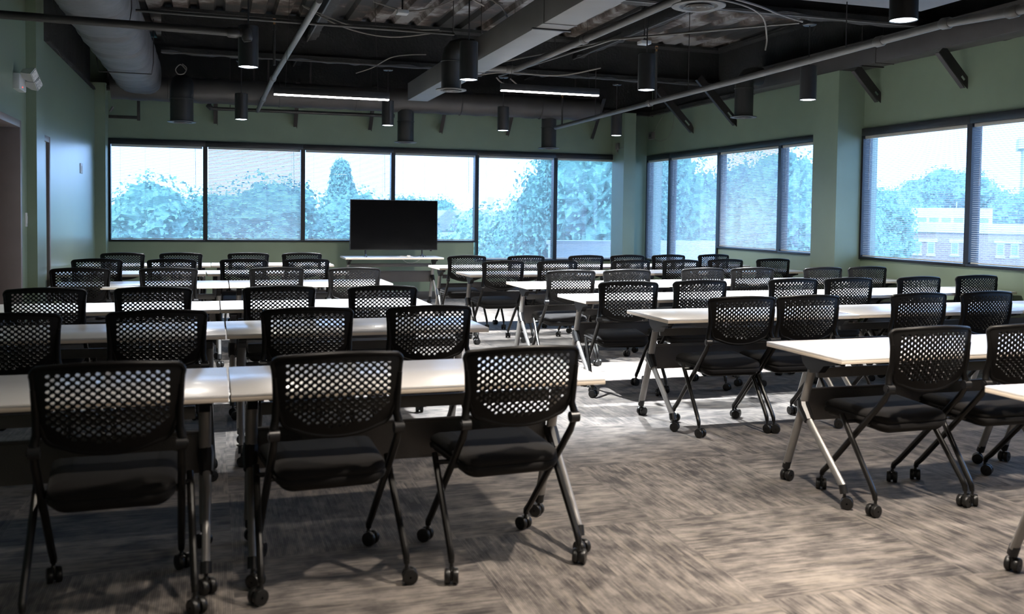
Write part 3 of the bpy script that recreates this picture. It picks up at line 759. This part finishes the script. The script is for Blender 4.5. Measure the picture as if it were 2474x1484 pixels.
for x,l in ((.05,'leftmost black brace under the back wall duct'),(1.224,'second black brace from the left under the back wall duct'),(2.38,'third black brace from the left under the back wall duct'),(3.53,'black brace right of the television under the back wall duct'),(4.66,'black brace behind a pendant under the back wall duct'),(6.176,'long black brace left of the corner column on the back wall')):
    brace((x,D,2.74),(0,-1,0),.62,.5,l)
t=thing('wall_bracket','black L-shaped bracket high in the back left corner','bracket',(-1.44,14.6,2.74))
MB().box(0,.42,-.02,.02,-.03,.015,.003).build('arm',M_brace,t);MB().box(.38,.42,-.025,.025,-.05,.3,.003).build('upright',M_brace,t);MB().cyl((.02,-.02,.06),(.06,-.02,.13),.02,8).build('clip',M_ring,t)

# cables in the ceiling
CB=[('thin grey cable sagging between the sloping pipe and the middle duct',[(.85,9.6,3.45),(1.25,9.5,3.25),(1.7,9.4,3.17),(2.2,9.3,3.24)],.007),
('second thin cable sagging just above its neighbour left of the middle duct',[(.85,9.7,3.48),(1.3,9.6,3.30),(1.7,9.5,3.26),(2.2,9.4,3.28)],.006),
('grey cable drooping at the top center of the picture',[(1.0,7.0,3.3),(1.35,7.0,3.22),(1.7,7.0,3.23),(2.1,7.0,3.36)],.007),
('pale cable bundle running across the deck toward the middle duct',[(1.6,9.9,3.62),(1.95,9.9,3.55),(2.2,9.6,3.55),(2.45,9.2,3.6),(2.75,9.0,3.5)],.007),
('pale cable looping down from the beam left of the middle duct',[(1.75,12.2,3.2),(1.95,12.1,3.27),(2.1,11.6,3.33),(2.3,11.5,3.36),(2.5,11.4,3.36)],.007),
('flexible conduit arching near the top center',[(2.0,7.2,3.5),(1.93,7.25,3.3),(1.95,7.3,3.15),(2.1,7.4,3.1)],.008),
('flexible conduit hanging beside the middle duct top',[(2.15,7.9,3.6),(2.3,7.9,3.3),(2.4,7.9,3.22),(2.55,8.2,3.2)],.008),
('cable draped from the beam right of the middle duct',[(2.8,11.7,3.22),(3.1,11.6,3.16),(3.5,11.4,3.2),(4.1,11.0,3.14),(4.5,10.6,3.2)],.009),
('grey cable running past the ringed diffuser to the right',[(2.8,7.6,3.25),(3.4,6.9,3.28),(4.2,6.9,3.2),(4.9,7.4,3.24),(5.2,7.5,3.22)],.010),
('second grey cable running right of the ringed diffuser',[(3.4,7.3,3.32),(4.2,7.2,3.27),(4.75,7.5,3.25),(4.95,7.7,3.1),(4.97,7.75,2.98)],.008),
('coiled wire hanging before the left back duct',[(-.38,12.6,3.25),(-.33,12.6,3.2),(-.36,12.6,3.13),(-.43,12.6,3.12),(-.46,12.6,3.18),(-.40,12.6,3.24),(-.33,12.6,3.17)],.006),
('small wire loop hanging right of the middle duct',[(3.35,11.2,3.1),(3.42,11.2,3.04),(3.55,11.1,2.98),(3.6,11.1,3.0),(3.5,11.1,3.08)],.009)]
for l,p,r in CB: cable('ceiling_cable',p,r,M_cable,l,'cable','loose cables in the open ceiling')
def wirebox(x,y,z,l):
    t=thing('ceiling_box',l,'junction box',(x,y,z))
    MB().box(-.06,.06,-.06,.06,0,.04,.006).build('cover',M_white,t);MB().cyl((0,0,.04),(0,0,CZ-z),.008,6).build('hanger_rod',M_brace,t)
wirebox(4.55,9.5,3.30,'white square ceiling box above the middle right pendant')
wirebox(1.9,9.85,3.5,'pale ceiling plate on the deck at the top center')

# ------------------------------------------------------------------ lights
def make_pend():
    t=thing('pendant_light','','pendant light')
    sh=MB().lathe((0,0,0),[(.068,.014),(.0725,.0),(.076,0),(.076,.31),(.07,.315),(.012,.318),(.008,.33)],32).build('shade',M_pend,t)
    MB().lathe((0,0,0),[(.0005,-.002),(.05,.000),(.070,.005),(.071,.012),(.0005,.03)],28).build('lens',M_lens,t)
    MB().cyl((0,0,.31),(0,0,.70),.006,8).build('stem',M_pend,t)
    MB().lathe((0,0,0),[(.0005,.688),(.055,.69),(.062,.697),(.062,.71),(.0005,.712)],24).build('canopy',M_pend,t)
    return t
PEND=make_pend();pu=False
def spot(x,y,z,e,col,ang=98,blend=.5):
    l=bpy.data.lights.new('pendant_beam','SPOT');l.energy=e*3.5;l.color=col;l.spot_size=math.radians(ang);l.spot_blend=blend;l.shadow_soft_size=.05
    o=bpy.data.objects.new('pendant_beam',l);COL.objects.link(o);o.location=(x,y,z);return o
COOL=(.86,.93,1.);WARM=(1.,.89,.77)
PN=[(.252,7.5,'cylinder pendant at the upper left in front of the black pipe',COOL,200),(2.004,7.5,'cylinder pendant in front of the middle duct and its stub',COOL,520),(3.62,7.5,'cylinder pendant below the square white ceiling box',COOL,520),(5.3,7.53,'cylinder pendant in front of the right wall duct',COOL,330),
(3.655,4.33,'nearest cylinder pendant cut off at the upper right',WARM,45),
(.316,11.8,'small cylinder pendant left of the sloping grey pipe',COOL,140),(2.1,11.8,'small cylinder pendant at the right end of the left strip light',COOL,330),(3.645,11.85,'small cylinder pendant below the right strip light',COOL,330),(5.3,11.9,'small cylinder pendant left of the corner column',COOL,140)]
for x,y,l,c,e in PN:
    p=copy_tree(PEND) if pu else PEND
    pu=True;p.location=(x,y,2.505);tag(p,'black '+l,'pendant light','black cylinder pendants in rows');spot(x,y,2.50,e,c);spot(x,y,2.495,(80 if x>5 or y>11 else 38) if c is COOL else 20,(1.,.93,.84),165,1.)
for x,y,e in ((.5,2.9,22),(2.1,2.9,160),(3.7,2.9,85),(5.3,2.9,50),(2.1,-1.4,90),(3.7,-1.4,90),(5.3,-1.4,60)):
    p=copy_tree(PEND);p.location=(x,y,2.505);tag(p,'black cylinder pendant out of view behind or above the camera','pendant light','pendants out of view');spot(x,y,2.50,e*.8,WARM,110,.8);spot(x,y,2.495,10 if y>0 else 48,(1.,.86,.72),168,1.)
def make_strip(x0,x1,y,z,label,group=None):
    t=thing('strip_light',label,'strip light',((x0+x1)/2,y,z),group=group)
    h=(x1-x0)/2
    MB().box(-h,h,-.03,.03,.012,.085,.004).build('housing',M_pend,t)
    MB().box(-h+.004,h-.004,-.027,.027,0,.013,.003).build('lens',M_strip,t)
    for sx in (-.8,.8): MB().cyl((sx*h,0,.085),(sx*h*.9,0,CZ-z),.0022,6).build('suspension_wire',M_brace,t)
make_strip(.594,1.81,10.1,2.615,'glowing linear strip light left of the middle duct')
make_strip(3.075,4.265,10.1,2.785,'glowing linear strip light right of the middle duct')
for x in (.7,3.2):
    for y in (1.0,-3.0): make_strip(x,x+1.2,y,2.7,'linear strip light out of view behind the camera','strips out of view')

# daylight portals in the window openings
def portal(c,sx,sy,rot):
    l=bpy.data.lights.new('window_daylight','AREA');l.shape='RECTANGLE';l.size=sx;l.size_y=sy
    l.cycles.is_portal=True
    o=bpy.data.objects.new('window_daylight',l);COL.objects.link(o);o.location=c;o.rotation_euler=rot
portal((1.33,D+.12,1.65),5.6,1.42,(-PI/2,0,0))
portal((5.5,D+.12,1.49),2.8,1.74,(-PI/2,0,0))
portal((W+.12,13.6,1.49),1.74,2.4,(0,PI/2,0))
portal((W+.12,11.,1.65),1.42,2.8,(0,PI/2,0))
portal((W+.12,5.87,1.65),1.42,6.5,(0,PI/2,0))

# ------------------------------------------------------------------ outdoors
struct('ground',MB().box(-150,260,16,320,-7.4,-7),M_grass,'grass ground far below the windows')
def crown_mesh(name,seed,m,dens=(34,20),nb=24,nl=30000,leaf=.0115,cone=False):
    r=random.Random(seed);mb=MB();bl=[]
    for i in range(nb):
        if cone:
            z=.08+.9*i/nb;bl.append((r.uniform(-.05,.05),r.uniform(-.05,.05),z,.34*(1-z)+.05))
        else:
            a=r.uniform(0,6.28);z=r.uniform(.10,.80);q=.30*math.sin(PI*min(1,(z+.12)))*r.uniform(.5,1.1)
            bl.append((q*math.cos(a),q*math.sin(a),z,r.uniform(.13,.21)))
    for x,y,z,s in bl:      # dense inner foliage of every clump, face by face
        nu,nv=dens;g=[[(x,y,z)]*nu for _ in range(nv+1)]
        for a in range(nv+1):
            for b in range(nu):
                k=s*.74*(1+.10*math.sin(5*b*6.2832/nu+a*.7)+r.uniform(-.2,.2));t=PI*a/nv
                g[a][b]=(x+k*math.sin(t)*math.cos(b*6.2832/nu),y+k*math.sin(t)*math.sin(b*6.2832/nu),z+k*math.cos(t)*.9)
        for a in range(nv):
            for b in range(nu):
                q=[g[a][b],g[a][(b+1)%nu],g[a+1][(b+1)%nu],g[a+1][b]]
                if a==0: q=q[1:]
                elif a==nv-1: q=q[:3]
                mb.add(q,[tuple(range(len(q)))])
    for i in range(nl):
        x,y,z,s=r.choice(bl)
        d=Vector((r.gauss(0,1),r.gauss(0,1),r.gauss(0,1))).normalized();q=s*r.uniform(.7,1.08)*(1.12 if r.random()<.12 else 1)
        p=Vector((x,y,z))+d*q
        n=(d+Vector((r.gauss(0,.6),r.gauss(0,.6),r.gauss(0,.6)+.4))).normalized()
        u=n.orthogonal().normalized();a=r.uniform(0,6.28);v=n.cross(u);u,v=u*math.cos(a)+v*math.sin(a),v*math.cos(a)-u*math.sin(a)
        l=leaf*r.uniform(.5,1.2)
        mb.add([p-u*l,p-v*l*.55+n*l*.12,p+u*l,p+v*l*.55+n*l*.12],[(0,1,2,3)])
    return mb.mesh(name,m,0)
CR={}
for i in range(3): CR['t%d'%i]=crown_mesh('crown',20+i,M_leafA)
for i in range(2): CR['l%d'%i]=crown_mesh('crown',40+i,M_leafL,leaf=.0115,nl=30000,nb=24)
for i in range(2): CR['d%d'%i]=crown_mesh('crown',60+i,M_leafD,(60,34),leaf=.008,nl=52000,nb=28)
CR['c0']=crown_mesh('crown',80,M_leafA,cone=True,nb=14)
trunk=MB().tube([(0,0,0),(.01,.005,.3),(-.005,.01,.6),(.0,0,.95)],[.03,.022,.014,.004],8)
for k in range(5):
    a=k*1.3;trunk.tube([(0,0,.3+.1*k),(.12*math.cos(a),.12*math.sin(a),.42+.1*k),(.22*math.cos(a),.22*math.sin(a),.5+.09*k)],[.012,.008,.003],6)
ME_trunk=trunk.mesh('trunk',M_bark)
TR=[('t0',-3.4,39.9,2.3,8,'hazy tree at the far left of the leftmost back window'),('t1',-1.5,38.,3.2,8,'tall rounded tree in the right half of the leftmost back window'),('t2',.8,48.,3.2,9,'tree at the left of the second back window'),('t0',2.7,35.9,3.4,8,'high tree at the right of the second back window'),('c0',7.4,59.5,4.9,6,'pointed conifer above the television window'),('t1',4.9,41.7,2.6,8,'broad tree behind the television left edge'),('t2',8.6,54.3,3.5,9,'tree above the television right of the conifer'),('t0',14.7,73.5,3.6,9,'low distant tree right above the television corner'),('t1',19.5,82.8,3.4,9,'low distant tree above the pale house'),('t2',11.6,43.5,2.,5,'small tree beside the pale house'),
('l0',9.4,30.6,2.9,6.5,'light green tree in the tall back window right of the sill step'),('l1',7.9,33.5,1.2,5,'lower light green bush in the tall back window'),('d0',8.7,24.5,3.,6,'darker tree in the right part of the tall back window'),('d1',8.9,22.3,4.1,6,'dark leafy tree filling the back window beside the corner column'),('d0',11.0,25.,4.,6.,'dark leafy tree behind the corner column'),
('l0',-1.9,24.9,1.2,5,'bright low tree at the bottom of the leftmost back window'),('l1',.3,28.,1.2,6,'bright low tree at the bottom of the second back window'),('l0',2.6,25.9,1.1,5,'bright low tree left of the television'),('l1',-3.9,30.,1.0,6,'bright low bush at the far left window edge'),
('d1',11.6,23.,3.9,4.6,'dark tree in the tall right window beside the corner column'),('d0',13.6,23.6,4.1,5.5,'dark tree in the second tall right window'),('d1',14.9,22.5,3.8,5.5,'dense tree in the widest far right window'),('d0',16.2,23.4,3.7,5.5,'dense tree at the right of the widest far right window'),('t0',16.2,21.6,2.7,5,'tree in the narrow window left of the middle column'),
('t1',35.8,50.6,4.3,9,'distant tree in the narrow window above the near foliage'),('t2',44.9,56.3,5.8,8,'tree peeking in at the left edge of the near right window'),('t0',80.5,101.9,6.6,11,'tree left of the white penthouse'),('t1',94.,105.,9.6,14,'tall tree left of center behind the brick building'),('t2',98.,103.,9.6,13,'tall tree right of center behind the brick building'),('t0',88.,92.,8.4,13,'tree right of the window mullion behind the brick building'),('t1',97.5,88.5,8.4,14,'large tree at the right picture edge behind the brick building'),('t2',80.,95.,6.2,13,'tree in the middle behind the white penthouse'),('t0',92.,84.,5.,13,'low tree at the right behind the brick parapet')]
for key,x,y,zt,wd,l in TR:
    t=thing('tree',l,'tree',(x,y,-7),R.uniform(0,6.28),'trees outside the windows')
    H=(zt+7)*1.01
    cr=link('crown',CR[key],t);cr.scale=(wd/.8,wd/.8,H*.98)
    if wd<H*.8: pass
    tr=link('trunk',ME_trunk,t);s=min(wd,H)*1.;tr.scale=(s*.7,s*.7,H*.9)
# brick office building
ang=math.atan2(68.2-79.,73.1-61.3)
t=thing('brick_building','brick office building with white parapet and penthouse outside the near right windows','building',(61.3,79.,-7),ang)
MB().box(-6,30,0,14,0,7.15).build('wall',M_brick,t)
MB().box(-6.2,30.2,-.2,14.2,7.15,8.0).build('parapet',M_stone,t)
ph=MB().box(4.2,12.6,3.5,9,8.,9.55).build('penthouse',M_stone,t)
for k in range(7): MB().box(4.7+k*1.12,5.55+k*1.12,3.45,3.5,8.15,8.6).build('strip_window',M_bglass,ph)
for k in range(2): MB().cyl((9.4+k*1.,5,9.55),(9.4+k*1.,5,10.2),.04,6).build('roof_vent',M_stone,ph)
for k,x in enumerate((2.0,3.2,6.0,7.2,9.3,10.6,13.2,14.4,16.7,18.0,20.4)):
    w=MB().box(x-.33,x+.33,-.05,.1,5.05,6.2).build('window',M_stone,t)
    MB().box(x-.26,x+.26,-.07,-.04,5.12,6.12).build('pane',M_bglass,w)
    MB().box(x-.42,x+.42,-.12,.1,4.85,5.05).build('sill',M_stone,w)
for x in (2.6,6.6,9.95,13.8,17.3,20.6): MB().box(x-1.15,x+1.15,-.1,.1,6.2,6.5).build('lintel',M_stone,t)
t=thing('added_pale_wall','pale wall added outside in place of dense lower blind slats by the corner column','parapet',(5.92,16.,-7))
MB().box(0,3.4,0,.3,0,7.85).build('pale_wall_body',M_stone,t);MB().box(-.03,3.43,-.04,.34,7.85,7.93,.01).build('coping',M_siding,t)  # wall added outdoors, standing in for the blind's dense lower slats
t=thing('stone_tower','pale tower rising above the trees at the right picture edge','tower',(118.,109.,-7),ang)
MB().box(-2.6,3.5,0,6,0,17.5).build('shaft',M_siding,t);c=MB().box(-3.3,4.,-.6,6.5,19.2,20.9).build('cap',M_stone,t);MB().box(-2.6,3.5,0,6,17.5,19.2).build('belfry',M_siding,t)
for k in range(3): MB().box(-2.1+k*1.6,-1.2+k*1.6,-.05,.05,17.6,19.).build('opening',M_bglass,t)
t=thing('pale_house','pale gabled house right of the television','house',(14.4,58.3,-7),math.radians(-14))
MB().box(-.9,3.2,0,7,0,8.6).build('wall',M_siding,t)
MB().prism([(-1.6,-1.2,7.3),(1.2,-1.2,7.3),(.1,-1.2,8.8)],(0,4,0)).build('roof',M_roof,t)
MB().box(-1.4,1.0,-1.1,1.,0,7.3).build('bay',M_stone,t)
for k in range(3):
    w=MB().box(-1.1+k*.65,-.65+k*.65,-1.16,-1.1,5.9,6.9).build('window',M_stone,t);MB().box(-1.05+k*.65,-.7+k*.65,-1.18,-1.15,5.95,6.85).build('pane',M_bglass,w)
MB().box(2.5,2.9,1,1.6,8.6,9.5).build('chimney',M_stone,t)
t=thing('white_shed','low white shed at the bottom of the tall back window','shed',(8.9,28.65,-7),math.radians(-17))
MB().box(-.5,.35,0,3,0,7.15).build('wall',M_stone,t);MB().box(-.34,.5,-.05,3,7.15,7.36).build('roof',M_stone,t)

# roots of long ceiling things sit at the low corner of their parts
for o in list(COL.objects):
    if o.type=='EMPTY' and o.parent is None and o.location.length<1e-6 and o.children:
        P=[Vector(v.co)+c_.location for c_ in o.children if c_.type=='MESH' for v in c_.data.vertices]
        m0=Vector((sum(p.x for p in P)/len(P),sum(p.y for p in P)/len(P),min(p.z for p in P)))
        o.location=m0
        for c_ in o.children: c_.location=c_.location-m0
# ------------------------------------------------------------------ world, sun, camera
w=bpy.data.worlds.new('sky');scene.world=w;w.use_nodes=True
nt=w.node_tree;N=nt.nodes;L=nt.links;bg=N['Background']
tc=N.new('ShaderNodeTexCoord');sp=N.new('ShaderNodeSeparateXYZ');cr=N.new('ShaderNodeValToRGB')
L.new(tc.outputs['Generated'],sp.inputs[0]);L.new(sp.outputs[2],cr.inputs[0])
e=cr.color_ramp.elements;e[0].position=0.;e[0].color=(.44,.64,1.,1);e[1].position=.7;e[1].color=(.32,.57,1.,1)
L.new(cr.outputs[0],bg.inputs[0]);bg.inputs[1].default_value=5.
s=bpy.data.lights.new('sun','SUN');s.energy=5.5;s.color=(.5,.74,1.);s.angle=.05
so=bpy.data.objects.new('sun',s);COL.objects.link(so);so.rotation_euler=Vector((.5,.75,-.85)).to_track_quat('-Z','Y').to_euler()

cam=bpy.data.cameras.new('camera');co=bpy.data.objects.new('camera',cam);COL.objects.link(co)
f=2253.1191;ps,th,rh=[math.radians(a) for a in (17.7409,2.2892,.7201)]
F=Vector((math.sin(ps)*math.cos(th),math.cos(ps)*math.cos(th),-math.sin(th)))
Rt=Vector((math.cos(ps),-math.sin(ps),0));U=Rt.cross(F)
R2=Rt*math.cos(rh)+U*math.sin(rh);U2=U*math.cos(rh)-Rt*math.sin(rh)
mw=Matrix((R2,U2,-F)).transposed().to_4x4();mw.translation=(0,0,1.401);co.matrix_world=mw
cam.sensor_width=36;cam.lens=f*36/2474;cam.shift_y=-(742-607.8041)/2474
cam.dof.use_dof=True;cam.dof.focus_distance=8.5;cam.dof.aperture_fstop=3.
cam.clip_end=600
scene.camera=co
scene.view_settings.view_transform='Standard';scene.view_settings.look='None';scene.view_settings.gamma=1;scene.view_settings.use_curve_mapping=False
scene.view_settings.exposure=.2
c=scene.cycles
c.use_denoising=True;c.use_adaptive_sampling=True;c.adaptive_threshold=.02
c.max_bounces=7;c.diffuse_bounces=3;c.glossy_bounces=4;c.transparent_max_bounces=24;c.transmission_bounces=4
c.sample_clamp_indirect=6;c.caustics_reflective=False;c.caustics_refractive=False
